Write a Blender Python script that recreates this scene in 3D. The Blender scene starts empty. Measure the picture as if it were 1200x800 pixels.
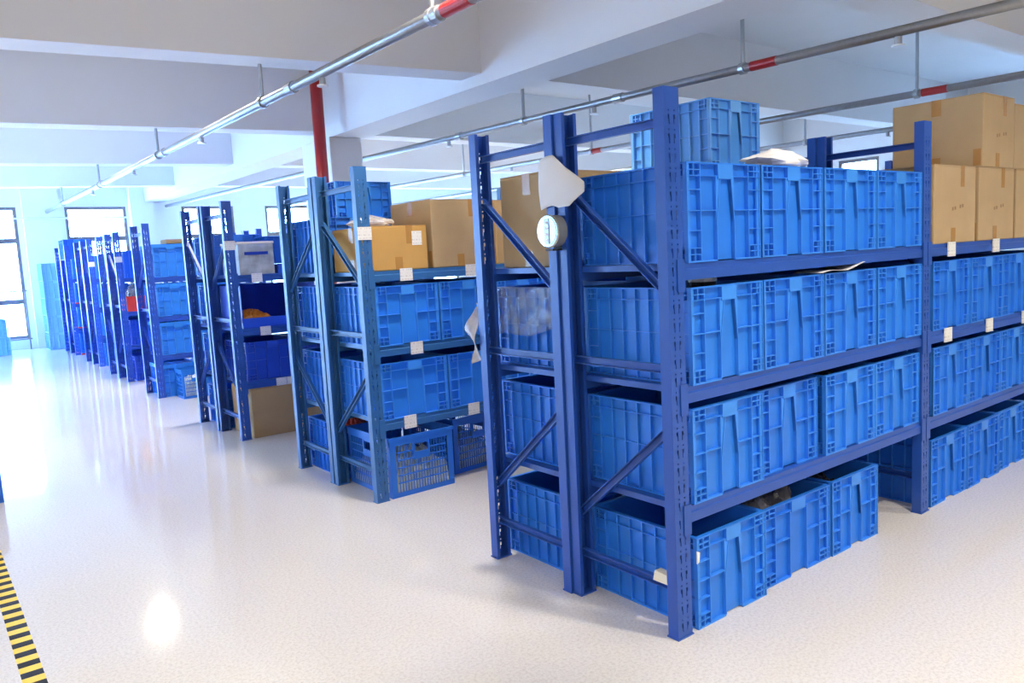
import bpy, math, random
from mathutils import Matrix, Vector
random.seed(7)
S = bpy.context.scene
COL = S.collection

# ------------------------------------------------------------------ camera
def cam_matrix(loc, yaw, pitch, roll):
    f = Vector((math.sin(yaw)*math.cos(pitch), math.cos(yaw)*math.cos(pitch), math.sin(pitch)))
    r = Vector((math.cos(yaw), -math.sin(yaw), 0)); u = r.cross(f)
    c, s = math.cos(roll), math.sin(roll)
    R, U = c*r + s*u, -s*r + c*u
    m = Matrix((R, U, -f)).transposed().to_4x4(); m.translation = loc
    return m
cam = bpy.data.cameras.new('camera'); cam.sensor_width = 36.0; cam.lens = 911.26/1200*36
cam.clip_start = 0.05; cam.clip_end = 200
camo = bpy.data.objects.new('camera', cam); COL.objects.link(camo)
camo.matrix_world = cam_matrix((-2.1136, -1.8227, 1.4606), math.radians(37.6606), math.radians(-6.514), math.radians(-2.9827))
S.camera = camo

# ------------------------------------------------------------------ world, exposure
W = bpy.data.worlds.new('world'); S.world = W; W.use_nodes = True
bg = W.node_tree.nodes['Background']
bg.inputs[0].default_value = (0.31, 0.57, 1.0, 1); bg.inputs[1].default_value = 32.0
vs = S.view_settings; vs.view_transform = 'Standard'; vs.look = 'None'; vs.gamma = 1.0
vs.use_curve_mapping = False; vs.exposure = 0.1
S.cycles.use_denoising = True
LAMP_W = 122.0

# ------------------------------------------------------------------ materials
MATS = {}
def s2l(c):
    return tuple(((x/255)/12.92 if x/255 <= .04045 else ((x/255+.055)/1.055)**2.4) for x in c)
def mat(name, rgb, rough=.5, metal=0.0, spec=.5, noise=0.0, nscale=20.0, bump=0.0, bscale=60.0, emit=None, objcol=False, trans=0.0, alpha=1.0, srgb=True):
    if name in MATS: return MATS[name]
    m = bpy.data.materials.new(name); m.use_nodes = True
    nt = m.node_tree; N = nt.nodes; L = nt.links
    b = N['Principled BSDF']
    c = s2l(rgb) if srgb else rgb
    b.inputs['Base Color'].default_value = (*c, 1); b.inputs['Roughness'].default_value = rough
    b.inputs['Metallic'].default_value = metal; b.inputs['Specular IOR Level'].default_value = spec
    tc = N.new('ShaderNodeTexCoord')
    out = None
    if noise > 0:
        n = N.new('ShaderNodeTexNoise'); n.inputs['Scale'].default_value = nscale; n.inputs['Detail'].default_value = 5
        L.new(tc.outputs['Object'], n.inputs['Vector'])
        mx = N.new('ShaderNodeMix'); mx.data_type = 'RGBA'
        mx.inputs[6].default_value = (*[x*(1-noise) for x in c], 1); mx.inputs[7].default_value = (*[min(1, x*(1+noise)) for x in c], 1)
        L.new(n.outputs['Fac'], mx.inputs[0]); out = mx.outputs[2]
    if objcol:
        oi = N.new('ShaderNodeObjectInfo'); mm = N.new('ShaderNodeMix'); mm.data_type = 'RGBA'; mm.blend_type = 'MULTIPLY'
        mm.inputs[0].default_value = 1.0
        if out is not None: L.new(out, mm.inputs[6])
        else: mm.inputs[6].default_value = (*c, 1)
        L.new(oi.outputs['Color'], mm.inputs[7]); out = mm.outputs[2]
    if out is not None: L.new(out, b.inputs['Base Color'])
    if bump > 0:
        n2 = N.new('ShaderNodeTexNoise'); n2.inputs['Scale'].default_value = bscale; n2.inputs['Detail'].default_value = 4
        L.new(tc.outputs['Object'], n2.inputs['Vector'])
        bp = N.new('ShaderNodeBump'); bp.inputs['Strength'].default_value = bump; bp.inputs['Distance'].default_value = .01
        L.new(n2.outputs['Fac'], bp.inputs['Height']); L.new(bp.outputs['Normal'], b.inputs['Normal'])
    if emit:
        b.inputs['Emission Color'].default_value = (*emit[0], 1); b.inputs['Emission Strength'].default_value = emit[1]
    if trans: b.inputs['Transmission Weight'].default_value = trans
    if alpha < 1: b.inputs['Alpha'].default_value = alpha
    MATS[name] = m
    return m

def floor_material():
    m = bpy.data.materials.new('polished_terrazzo'); m.use_nodes = True
    nt = m.node_tree; N = nt.nodes; L = nt.links; b = N['Principled BSDF']
    tc = N.new('ShaderNodeTexCoord')
    big = N.new('ShaderNodeTexNoise'); big.inputs['Scale'].default_value = .7; big.inputs['Detail'].default_value = 3
    sp = N.new('ShaderNodeTexNoise'); sp.inputs['Scale'].default_value = 85; sp.inputs['Detail'].default_value = 3; sp.inputs['Roughness'].default_value = .7
    vo = N.new('ShaderNodeTexVoronoi'); vo.inputs['Scale'].default_value = 55
    for n in (big, sp, vo): L.new(tc.outputs['Object'], n.inputs['Vector'])
    base = N.new('ShaderNodeMix'); base.data_type = 'RGBA'
    base.inputs[6].default_value = (.72, .695, .66, 1); base.inputs[7].default_value = (.79, .765, .73, 1)
    L.new(big.outputs['Fac'], base.inputs[0])
    rmp = N.new('ShaderNodeValToRGB'); rmp.color_ramp.elements[0].position = .36; rmp.color_ramp.elements[0].color = (.62, .60, .58, 1)
    rmp.color_ramp.elements[1].position = .56; rmp.color_ramp.elements[1].color = (1, 1, 1, 1)
    L.new(sp.outputs['Fac'], rmp.inputs[0])
    mu = N.new('ShaderNodeMix'); mu.data_type = 'RGBA'; mu.blend_type = 'MULTIPLY'; mu.inputs[0].default_value = .42
    L.new(base.outputs[2], mu.inputs[6]); L.new(rmp.outputs[0], mu.inputs[7])
    r2 = N.new('ShaderNodeValToRGB'); r2.color_ramp.elements[0].position = .05; r2.color_ramp.elements[0].color = (.55, .5, .46, 1)
    r2.color_ramp.elements[1].position = .13; r2.color_ramp.elements[1].color = (1, 1, 1, 1)
    L.new(vo.outputs['Distance'], r2.inputs[0])
    mu2 = N.new('ShaderNodeMix'); mu2.data_type = 'RGBA'; mu2.blend_type = 'MULTIPLY'; mu2.inputs[0].default_value = .35
    L.new(mu.outputs[2], mu2.inputs[6]); L.new(r2.outputs[0], mu2.inputs[7])
    L.new(mu2.outputs[2], b.inputs['Base Color'])
    rn = N.new('ShaderNodeMapRange'); rn.inputs[3].default_value = .06; rn.inputs[4].default_value = .13
    L.new(big.outputs['Fac'], rn.inputs[0]); L.new(rn.outputs[0], b.inputs['Roughness'])
    bn = N.new('ShaderNodeTexNoise'); bn.inputs['Scale'].default_value = 6
    L.new(tc.outputs['Object'], bn.inputs['Vector'])
    bp = N.new('ShaderNodeBump'); bp.inputs['Strength'].default_value = .03; bp.inputs['Distance'].default_value = .02
    L.new(bn.outputs['Fac'], bp.inputs['Height']); L.new(bp.outputs['Normal'], b.inputs['Normal'])
    b.inputs['Specular IOR Level'].default_value = .5
    return m

def sheet_material(name, rgb, opacity, rough=.15, bump=.4, bscale=30, glossy=.25):
    """thin plastic: transparent mixed with diffuse/translucent and a glossy coat"""
    m = bpy.data.materials.new(name); m.use_nodes = True
    nt = m.node_tree; N = nt.nodes; L = nt.links
    for n in list(N): N.remove(n)
    o = N.new('ShaderNodeOutputMaterial'); t = N.new('ShaderNodeBsdfTransparent')
    p = N.new('ShaderNodeBsdfPrincipled'); p.inputs['Base Color'].default_value = (*s2l(rgb), 1); p.inputs['Roughness'].default_value = rough
    p.inputs['Specular IOR Level'].default_value = .8
    mx = N.new('ShaderNodeMixShader')
    tc = N.new('ShaderNodeTexCoord'); n1 = N.new('ShaderNodeTexNoise'); n1.inputs['Scale'].default_value = bscale; n1.inputs['Detail'].default_value = 6
    L.new(tc.outputs['Object'], n1.inputs['Vector'])
    mr = N.new('ShaderNodeMapRange'); mr.inputs[1].default_value = .3; mr.inputs[2].default_value = .7
    mr.inputs[3].default_value = max(0, opacity-.2); mr.inputs[4].default_value = min(1, opacity+.2)
    L.new(n1.outputs['Fac'], mr.inputs[0]); L.new(mr.outputs[0], mx.inputs[0])
    bp = N.new('ShaderNodeBump'); bp.inputs['Strength'].default_value = bump; bp.inputs['Distance'].default_value = .02
    L.new(n1.outputs['Fac'], bp.inputs['Height']); L.new(bp.outputs['Normal'], p.inputs['Normal'])
    L.new(t.outputs[0], mx.inputs[1]); L.new(p.outputs[0], mx.inputs[2]); L.new(mx.outputs[0], o.inputs[0])
    MATS[name] = m
    return m

def label_material(name='printed_label'):
    """white sticker with rows of small grey print"""
    m = bpy.data.materials.new(name); m.use_nodes = True
    nt = m.node_tree; N = nt.nodes; L = nt.links; b = N['Principled BSDF']; b.inputs['Roughness'].default_value = .35
    tc = N.new('ShaderNodeTexCoord'); sx = N.new('ShaderNodeSeparateXYZ'); L.new(tc.outputs['Generated'], sx.inputs[0])
    nz = N.new('ShaderNodeTexNoise'); nz.inputs['Scale'].default_value = 9; nz.inputs['Detail'].default_value = 1
    cb = N.new('ShaderNodeCombineXYZ'); L.new(sx.outputs[0], cb.inputs[0])
    rz = N.new('ShaderNodeMath'); rz.operation = 'SNAP'; rz.inputs[1].default_value = .25; L.new(sx.outputs[2], rz.inputs[0]); L.new(rz.outputs[0], cb.inputs[2])
    L.new(cb.outputs[0], nz.inputs['Vector'])
    fr = N.new('ShaderNodeMath'); fr.operation = 'PINGPONG'; fr.inputs[1].default_value = .125; L.new(sx.outputs[2], fr.inputs[0])
    g = N.new('ShaderNodeMath'); g.operation = 'GREATER_THAN'; g.inputs[1].default_value = .085; L.new(fr.outputs[0], g.inputs[0])
    g2 = N.new('ShaderNodeMath'); g2.operation = 'GREATER_THAN'; g2.inputs[1].default_value = .5; L.new(nz.outputs['Fac'], g2.inputs[0])
    ml = N.new('ShaderNodeMath'); ml.operation = 'MULTIPLY'; L.new(g.outputs[0], ml.inputs[0]); L.new(g2.outputs[0], ml.inputs[1])
    mx = N.new('ShaderNodeMix'); mx.data_type = 'RGBA'; mx.inputs[6].default_value = (.84, .84, .82, 1); mx.inputs[7].default_value = (.60, .60, .60, 1)
    L.new(ml.outputs[0], mx.inputs[0]); L.new(mx.outputs[2], b.inputs['Base Color'])
    return m

def cardboard_material(name, rgb):
    m = bpy.data.materials.new(name); m.use_nodes = True
    nt = m.node_tree; N = nt.nodes; L = nt.links; b = N['Principled BSDF']
    b.inputs['Roughness'].default_value = .8; b.inputs['Specular IOR Level'].default_value = .2
    c = s2l(rgb); tc = N.new('ShaderNodeTexCoord')
    n = N.new('ShaderNodeTexNoise'); n.inputs['Scale'].default_value = 7; n.inputs['Detail'].default_value = 6
    L.new(tc.outputs['Object'], n.inputs['Vector'])
    mx = N.new('ShaderNodeMix'); mx.data_type = 'RGBA'
    mx.inputs[6].default_value = (*[x*.86 for x in c], 1); mx.inputs[7].default_value = (*[x*1.1 for x in c], 1)
    L.new(n.outputs['Fac'], mx.inputs[0]); L.new(mx.outputs[2], b.inputs['Base Color'])
    w = N.new('ShaderNodeTexWave'); w.inputs['Scale'].default_value = 40; w.inputs['Distortion'].default_value = 1.0
    L.new(tc.outputs['Object'], w.inputs['Vector'])
    bp = N.new('ShaderNodeBump'); bp.inputs['Strength'].default_value = .06; bp.inputs['Distance'].default_value = .005
    L.new(w.outputs['Fac'], bp.inputs['Height']); L.new(bp.outputs['Normal'], b.inputs['Normal'])
    return m

M_FLOOR = floor_material()
M_WALL = mat('white_wall_paint', (0.86, 0.86, 0.86), .7, noise=.03, nscale=3, bump=.05, srgb=False)
M_CEIL = mat('white_ceiling_paint', (0.80, 0.80, 0.80), .8, noise=.03, nscale=2, bump=.06, bscale=40, srgb=False)
M_COLUMN = mat('white_column_paint', (0.82, 0.81, 0.80), .7, noise=.03, nscale=3, srgb=False)
M_RACK = {
 'A': mat('rack_paint_indigo_blue', (38, 82, 170), .32, noise=.06, nscale=12),
 'B': mat('rack_paint_sky_blue', (50, 104, 164), .35, noise=.06, nscale=12),
 'C': mat('rack_paint_mid_blue', (40, 82, 165), .35, noise=.06, nscale=12),
 'D': mat('rack_paint_royal_blue', (46, 84, 180), .35, noise=.06, nscale=12)}
M_CRATE = mat('blue_crate_plastic', (40, 122, 226), .38, spec=.5, noise=.10, nscale=9, bump=.03, bscale=30, objcol=True)
M_BASKET = mat('blue_basket_plastic', (34, 112, 215), .4, noise=.08, nscale=9, objcol=True)
M_BIN = mat('royal_bin_plastic', (38, 84, 205), .4, noise=.06, nscale=6, objcol=True)
M_RED = mat('red_plastic', (225, 60, 35), .4, noise=.08)
M_PIPE_RED = mat('red_pipe_paint', (165, 30, 28), .35, noise=.06)
M_PIPE = mat('galvanised_pipe', (150, 152, 155), .35, metal=.7, noise=.18, nscale=25)
M_STEEL = mat('zinc_steel', (170, 172, 175), .35, metal=.8, noise=.1)
M_CARD = cardboard_material('kraft_cardboard', (184, 158, 120))
M_CARD2 = cardboard_material('yellow_kraft_cardboard', (198, 156, 92))
M_CARD3 = cardboard_material('grey_kraft_cardboard', (180, 150, 110))
M_TAPE = mat('packing_tape', (176, 132, 76), .25, noise=.1)
M_MARK = mat('grey_print', (140, 112, 78), .8)
M_LABEL = label_material()
M_PAPER = mat('white_paper', (.74, .74, .75), .6, bump=.25, bscale=7, srgb=False)
M_FRAME = mat('window_frame_brown_grey', (112, 104, 104), .4, metal=.2, noise=.05)
M_WHITE = mat('white_plastic', (235, 235, 235), .4, noise=.03)
M_CREAM = mat('cream_foam', (235, 228, 205), .8, noise=.05, bump=.2)
M_BLACK = mat('dark_rubber', (30, 30, 34), .6, noise=.1)
M_YEL = mat('yellow_tape', (250, 208, 30), .45, noise=.05)
M_BLK = mat('black_tape', (30, 31, 33), .6, spec=.2, noise=.15)
M_CHROME = mat('lamp_reflector', (165, 172, 170), .18, metal=.95, noise=.05)
M_GREYP = mat('grey_plastic', (120, 124, 126), .4, noise=.05)
M_BULB = mat('lamp_bulb', (1, .97, .9), .5, emit=((1, .93, .82), 10.0), srgb=False)
M_GREENW = mat('pale_green_wrapped_goods', (226, 234, 222), .25, noise=.25, nscale=30, bump=.6, bscale=40)
M_NUTS = mat('orange_brown_parts', (200, 120, 40), .5, noise=.35, nscale=40, bump=.5, bscale=60)
M_REDGOODS = mat('red_orange_parts', (220, 70, 40), .5, noise=.25, nscale=30, bump=.5)
M_DARKGOODS = mat('dark_wrapped_parts', (60, 58, 62), .35, noise=.4, nscale=25, bump=.6)
M_BAGW = sheet_material('white_bag_film', (248, 249, 252), 1.25, .4, .4, 12)
M_CLEARBAG = sheet_material('clear_bag_film', (225, 222, 220), .55, .15, .8, 14)
M_FILM = sheet_material('clear_film', (165, 185, 212), .22, .12, .9, 16)
M_BAGG = sheet_material('grey_bag_film', (150, 150, 155), .55, .15, .9, 12)
M_CLEARBIN = sheet_material('frosted_bin_plastic', (205, 215, 218), .6, .3, .1, 10)
M_GLASS = sheet_material('window_glass', (235, 242, 250), .06, .02, 0, 3)
M_GLASS.node_tree.nodes['Map Range'].inputs[3].default_value = .05
M_GLASS.node_tree.nodes['Map Range'].inputs[4].default_value = .07

# ------------------------------------------------------------------ mesh helpers
class MB:
    def __init__(s): s.v = []; s.f = []; s.mi = []; s.cur = 0
    def _add(s, vs, fs):
        o = len(s.v); s.v += vs
        for f in fs: s.f.append(tuple(i+o for i in f)); s.mi.append(s.cur)
        return s
    def box(s, x0, x1, y0, y1, z0, z1):
        if x0 > x1: x0, x1 = x1, x0
        if y0 > y1: y0, y1 = y1, y0
        if z0 > z1: z0, z1 = z1, z0
        return s._add([(x0,y0,z0),(x1,y0,z0),(x1,y1,z0),(x0,y1,z0),(x0,y0,z1),(x1,y0,z1),(x1,y1,z1),(x0,y1,z1)],
               [(0,3,2,1),(4,5,6,7),(0,1,5,4),(1,2,6,5),(2,3,7,6),(3,0,4,7)])
    def hexa(s, p):   # 8 points: bottom ring ccw, top ring ccw
        return s._add([tuple(q) for q in p], [(0,3,2,1),(4,5,6,7),(0,1,5,4),(1,2,6,5),(2,3,7,6),(3,0,4,7)])
    def prism(s, prof, fn, a, b):
        """profile (u,v) list swept from a to b; fn(u,v,t)->xyz"""
        n = len(prof)
        vs = [fn(u, v, a) for u, v in prof] + [fn(u, v, b) for u, v in prof]
        fs = [(i, (i+1) % n, n+(i+1) % n, n+i) for i in range(n)] + [tuple(range(n-1, -1, -1)), tuple(range(n, 2*n))]
        return s._add(vs, fs)
    def bar(s, p0, p1, w, h, up=(1, 0, 0)):
        p0, p1 = Vector(p0), Vector(p1); d = (p1-p0).normalized(); u = Vector(up)
        n = d.cross(u).normalized(); u = n.cross(d).normalized()
        ps = []
        for p in (p0, p1):
            for a, b in ((-1,-1),(1,-1),(1,1),(-1,1)): ps.append(tuple(p + n*a*w/2 + u*b*h/2))
        return s._add(ps, [(0,3,2,1),(4,5,6,7),(0,1,5,4),(1,2,6,5),(2,3,7,6),(3,0,4,7)])
    def cyl(s, p0, p1, r, n=12, r1=None, caps=True):
        p0, p1 = Vector(p0), Vector(p1); d = (p1-p0).normalized(); r1 = r if r1 is None else r1
        u = d.orthogonal().normalized(); w = d.cross(u)
        vs = [tuple(p0 + (u*math.cos(2*math.pi*i/n) + w*math.sin(2*math.pi*i/n))*r) for i in range(n)]
        vs += [tuple(p1 + (u*math.cos(2*math.pi*i/n) + w*math.sin(2*math.pi*i/n))*r1) for i in range(n)]
        fs = [(i, (i+1) % n, n+(i+1) % n, n+i) for i in range(n)]
        if caps: fs += [tuple(range(n-1, -1, -1)), tuple(range(n, 2*n))]
        return s._add(vs, fs)
    def grid(s, nu, nv, fn):
        o = [fn(i/nu, j/nv) for j in range(nv+1) for i in range(nu+1)]
        return s._add(o, [(j*(nu+1)+i, j*(nu+1)+i+1, (j+1)*(nu+1)+i+1, (j+1)*(nu+1)+i) for j in range(nv) for i in range(nu)])
    def mesh(s, name, mats, smooth=False):
        me = bpy.data.meshes.new(name); me.from_pydata(s.v, [], s.f); me.update()
        for m in (mats if isinstance(mats, (list, tuple)) else [mats]): me.materials.append(m)
        for p, i in zip(me.polygons, s.mi): p.material_index = i; p.use_smooth = smooth
        return me
    def obj(s, name, mats, parent=None, loc=None, smooth=False):
        return put(name, s.mesh(name, mats, smooth), parent, loc)

def put(name, me, parent=None, loc=None, rot=None, color=None):
    o = bpy.data.objects.new(name, me); COL.objects.link(o)
    if parent: o.parent = parent
    if loc: o.location = loc
    if rot is not None: o.rotation_euler = (0, 0, rot)
    if color: o.color = (*color, 1)
    return o
def tag(o, label, cat=None, group=None, kind=None):
    o['label'] = label
    if cat: o['category'] = cat
    if group: o['group'] = group
    if kind: o['kind'] = kind
    return o
def thing(name, loc, label, cat, group=None, rot=0.0):
    o = bpy.data.objects.new(name, None); COL.objects.link(o); o.location = loc; o.rotation_euler = (0, 0, rot)
    o.empty_display_size = .05
    return tag(o, label, cat, group)
def struct(o, label=None):
    o['kind'] = 'structure'
    if label: o['label'] = label
    return o
def bevel(o, w=.004, seg=2):
    md = o.modifiers.new('bevel', 'BEVEL'); md.width = w; md.segments = seg; md.limit_method = 'ANGLE'
    return o

# ------------------------------------------------------------------ room shell
X0, X1, Y0, Y1, ZC = -7.0, 12.5, -8.0, 17.0, 3.85
def room():
    o = MB().box(X0, X1, Y0, Y1, -.2, 0).obj('floor', M_FLOOR); struct(o, 'polished pale speckled terrazzo floor')
    c = MB().box(X0, X1, Y0, Y1, ZC, ZC+.2).obj('ceiling', M_CEIL); struct(c, 'white painted concrete ceiling slab with beams')
    MB().box(2.25, 2.72, Y0, Y1, 3.0, ZC).obj('girder', M_CEIL, c)
    def beam(xa, xb, ya, yb, w=.33, zb=3.1):
        MB().hexa([(xa,ya,zb),(xb,yb,zb),(xb,yb+w,zb),(xa,ya+w,zb),(xa,ya,ZC),(xb,yb,ZC),(xb,yb+w,ZC),(xa,ya+w,ZC)]).obj('beam', M_CEIL, c)
    for (xa, ya), (xb, yb) in (((-1.41,4.635),(2.044,4.11)), ((-1.13,8.083),(1.858,7.592)), ((-.846,11.556),(2.082,10.928)), ((-.57,14.936),(2.174,14.315))):
        k = (yb-ya)/(xb-xa); beam(X0, 2.25, ya+k*(X0-xa), ya+k*(2.25-xa))
    beam(X0, 2.25, 1.45, .95); beam(X0, 2.25, -2.1, -2.3)
    for y in (-2.3, .92, 4.06, 7.6, 10.9, 14.3): beam(2.72, X1, y, y)
    # column on the girder line
    o = MB().box(2.22, 2.66, 7.27, 8.12, 0, 3.0).obj('column', M_COLUMN); struct(bevel(o, .012), 'white square concrete column behind the racks')
    # far wall with windows
    wins = [(-3.75,-2.55),(-1.36,-.16),(.71,1.9),(3.07,4.25),(5.02,6.2),(7.2,8.4),(9.4,10.6)]
    wz0, wz1 = .22, 2.9
    def wall(name, label, axis, at, t, a0, a1, wins):
        m = MB()
        def b(p, q, z0, z1):
            if axis == 'y': m.box(p, q, at, at+t, z0, z1)
            else: m.box(at, at+t, p, q, z0, z1)
        cur = a0
        for p, q in wins:
            b(cur, p, 0, ZC); b(p, q, 0, wz0); b(p, q, wz1, ZC); cur = q
        b(cur, a1, 0, ZC)
        struct(m.obj(name, M_WALL), label)
    wall('wall_back', 'bright white far wall with tall windows', 'y', Y1, .2, X0, X1, wins)
    lw = [(y, y+1.9) for y in (9.0, 12.0, 14.6)]
    wall('wall_left', 'white side wall with windows', 'x', X0-.2, .2, Y0, Y1, lw)
    rw_added = [(2.3, 2.85), (5.6, 6.4), (12.2, 13.2)]  # unseen windows, added and kept narrow to light the slab blue
    wall('wall_right', 'white side wall with added unseen windows on the right', 'x', X1, .2, Y0, Y1, rw_added)
    struct(MB().box(X0, X1, Y0-.2, Y0, 0, ZC).obj('wall_front', M_WALL), 'white wall behind the viewer')
    n = 0
    def window(axis, at, p, q):
        nonlocal n
        n += 1
        w = bpy.data.objects.new('window_%d' % n, None); COL.objects.link(w); struct(w, 'tall window with grey brown frame and two transoms')
        def bx(m, a, b, z0, z1, t0, t1):
            if axis == 'y': m.box(a, b, at+t0, at+t1, z0, z1)
            else: m.box(at-t1, at-t0, a, b, z0, z1)
        f = MB()
        bx(f, p, p+.06, wz0, wz1, .02, .10); bx(f, q-.06, q, wz0, wz1, .02, .10)
        bx(f, p+.06, q-.06, wz1-.06, wz1, .02, .10); bx(f, p+.06, q-.06, wz0, wz0+.06, .02, .10)
        f.obj('window_frame', M_FRAME, w)
        for z in (2.22, .98):
            t = MB(); bx(t, p+.06, q-.06, z-.05, z+.05, .02, .10); t.obj('transom', M_FRAME, w)
        for z0, z1 in ((wz0+.06, .93), (1.03, 2.17), (2.27, wz1-.06)):
            g = MB(); bx(g, p+.06, q-.06, z0, z1, .055, .061); g.obj('pane', M_GLASS, w)
    for p, q in wins: window('y', Y1, p, q)
    for p, q in lw: window('x', X0, p, q)
    for p, q in rw_added: window('x', X1+.12, p, q)
    struct(MB().box(1.95, 2.42, Y1-.22, Y1, 0, ZC).obj('trim_1', M_WALL), 'white pilaster on the far wall between windows')
    struct(MB().box(-.06, .6, Y1-.10, Y1, 0, ZC).obj('trim_2', M_WALL), 'white pilaster beside the far left window')
room()

# ------------------------------------------------------------------ ceiling lamps
def lamp(x, y, z, i, label, p=1.0):
    t = thing('ceiling_lamp', (x, y, z), label, 'lamp', 'ceiling lamps above the aisles')
    bevel(MB().box(-.30, .30, -.08, .08, 0, .06).obj('housing', M_WHITE, t), .01)
    rod = MB()
    for a in (-.2, .2): rod.cyl((a, 0, .06), (a, 0, ZC-z), .008, 8)
    rod.obj('hanger_rod', M_STEEL, t)
    for a in (-.15, .15):
        MB().cyl((a-.09, 0, -.035), (a+.09, 0, -.035), .028, 12).obj('bulb', M_BULB, t, smooth=True)
    l = bpy.data.lights.new('lamp_light', 'AREA'); l.shape = 'RECTANGLE'; l.size = .22; l.size_y = .08; l.energy = LAMP_W*p; l.color = (1.0, .90, .77)
    l.spread = math.radians(140)
    lo = bpy.data.objects.new('lamp_light', l); COL.objects.link(lo); lo.parent = t; lo.location = (0, 0, -.075)
for i, (x, y) in enumerate([(.28, 9.9), (4.3, 9.7), (8.0, 9.7), (.2, 5.9), (.2, 1.55), (-4.6, 2.6), (-3.0, -1.2), (.7, -1.7), (-5.0, -4.8), (-1.0, -4.8), (4.2, -3.4), (-4.2, 9.9), (-4.4, 5.9)]):
    lamp(x, y, 3.62, i, p={0: .6, 3: .46, 4: .36, 5: .2, 6: .3, 7: .44, 8: .55, 10: 1.0, 11: .5, 12: .25}.get(i, .82), label='small white twin bulb lamp hung below the ceiling slab between beams')

# ------------------------------------------------------------------ pipes
def pipe(pts, r, label, fittings, hangers, bands, clamps=()):
    t = thing('sprinkler_pipe', (0, 0, 0), label, 'pipe')
    a, b = Vector(pts[0]), Vector(pts[1])
    at = lambda y: a + (b-a)*((y-a.y)/(b.y-a.y))
    MB().cyl(a, b, r, 16).obj('tube', M_PIPE, t, smooth=True)
    for y in fittings: MB().cyl(at(y-.05), at(y+.05), r*1.25, 16).obj('coupling', M_STEEL, t)
    for y0, y1 in bands: MB().cyl(at(y0), at(y1), r*1.08, 16).obj('red_band', M_PIPE_RED, t)
    for y, top in hangers:
        p = at(y); h = MB().cyl(p+Vector((0, 0, r*.5)), (p.x, p.y, top), .016, 8).obj('hanger_rod', M_STEEL, t)
        MB().cyl(p-Vector((0, .02, 0)), p+Vector((0, .02, 0)), r*1.35, 16).obj('ring_clamp', M_STEEL, h)
    for y in clamps:
        p = at(y); k = MB().cyl(p-Vector((0,0,r)), p-Vector((0,0,r+.05)), .022, 10).obj('sprinkler_head', M_STEEL, t)
        MB().cyl(p-Vector((0,0,r+.05)), p-Vector((0,0,r+.06)), .04, 12).obj('deflector', M_WHITE, k)
pipe([(.38, -7.9, 2.79), (.38, 16.9, 2.80)], .036, 'pale galvanised sprinkler pipe running over the open aisle at left', [1.95, 4.0, 7.7, 11.2], [(1.98, ZC), (4.60, 3.1), (7.95, 3.1), (11.4, 3.1), (14.85, 3.1)], [(1.6, 1.86)], [3.45, 6.3, 9.2, 12.0])
pipe([(3.05, -7.9, 2.60), (2.72, 16.9, 2.90)], .032, 'galvanised sprinkler pipe crossing above the nearest rack', [3.0, 5.4], [(1.75, ZC), (4.28, 3.1), (7.72, 3.1)], [(1.47, 1.68)], [3.3, .62, 5.6])
pipe([(5.8, -7.9, 2.68), (5.55, 16.9, 2.9)], .034, 'galvanised sprinkler pipe passing behind the big cardboard box', [.4, 5.2], [(1.78, ZC), (6.2, ZC), (.3, ZC), (9.3, ZC)], [(1.5, 1.73), (6.0, 6.18)], [4.4, 8.0])
pipe([(8.2, -7.9, 2.74), (8.2, 16.9, 2.86)], .034, 'farthest galvanised sprinkler pipe, right of the others', [7.0], [(4.48, ZC), (9.4, ZC)], [], [3.3])
t = thing('fire_riser', (1.97, 7.0, 0), 'thick red fire riser pipe standing in front of the white column', 'pipe')
MB().cyl((0, 0, .06), (0, 0, 3.80), .07, 20).obj('tube', M_PIPE_RED, t, smooth=True)
MB().cyl((0, 0, 0), (0, 0, .06), .12, 20).obj('floor_flange', M_PIPE_RED, t)
MB().cyl((0, 0, 3.78), (0, 0, ZC), .11, 20).obj('ceiling_flange', M_STEEL, t)
MB().cyl((0, 0, 1.5), (0, 0, 1.58), .085, 20).obj('coupling', M_PIPE_RED, t)
o = MB().cyl((X0, Y1-.14, 2.66), (1.94, Y1-.14, 2.66), .018, 8).obj('wall_conduit', M_WHITE)
tag(o, 'thin pale conduit running across the far windows', 'pipe')

# ------------------------------------------------------------------ racks
PW, PD, PH = .080, .048, 2.0
def post_mesh(m):
    b = MB(); t = .0025
    rows = []
    rows.append((0, .02, 0)); pitch = .066; n = int((PH-.03)/pitch); z = .02
    for i in range(n):
        for h, k in ((.006, 0), (.018, 'n'), (.015, 'w'), (.011, 0), (.006, 'o'), (.010, 0)):
            rows.append((z, z+h, k)); z += h
    rows.append((z, PH, 0))
    for z0, z1, k in rows:
        spans = {0: [(0, PW)], 'w': [(0, .020), (.029, .050), (.059, PW)], 'n': [(0, .026), (.030, .050), (.054, PW)], 'o': [(0, .021), (.027, .052), (.058, PW)]}[k]
        for a, c in spans:
            b._add([(a,0,z0),(c,0,z0),(c,0,z1),(a,0,z1),(a,t,z0),(c,t,z0),(c,t,z1),(a,t,z1)], [(0,1,2,3),(5,4,7,6),(0,3,7,4),(1,5,6,2)])
    b.box(0, t, t, PD, 0, PH); b.box(PW-t, PW, t, PD, 0, PH)
    b.box(t, .016, PD-t, PD, 0, PH); b.box(PW-.016, PW-t, PD-t, PD, 0, PH)
    return b.mesh('post', m)
POST = {k: post_mesh(m) for k, m in M_RACK.items()}
FOOT = {k: MB().box(-.004, PW+.004, -.004, PD+.004, 0, .006).mesh('foot_plate', m) for k, m in M_RACK.items()}
LV = (1.39, .94, .49)
BH = .06
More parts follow.
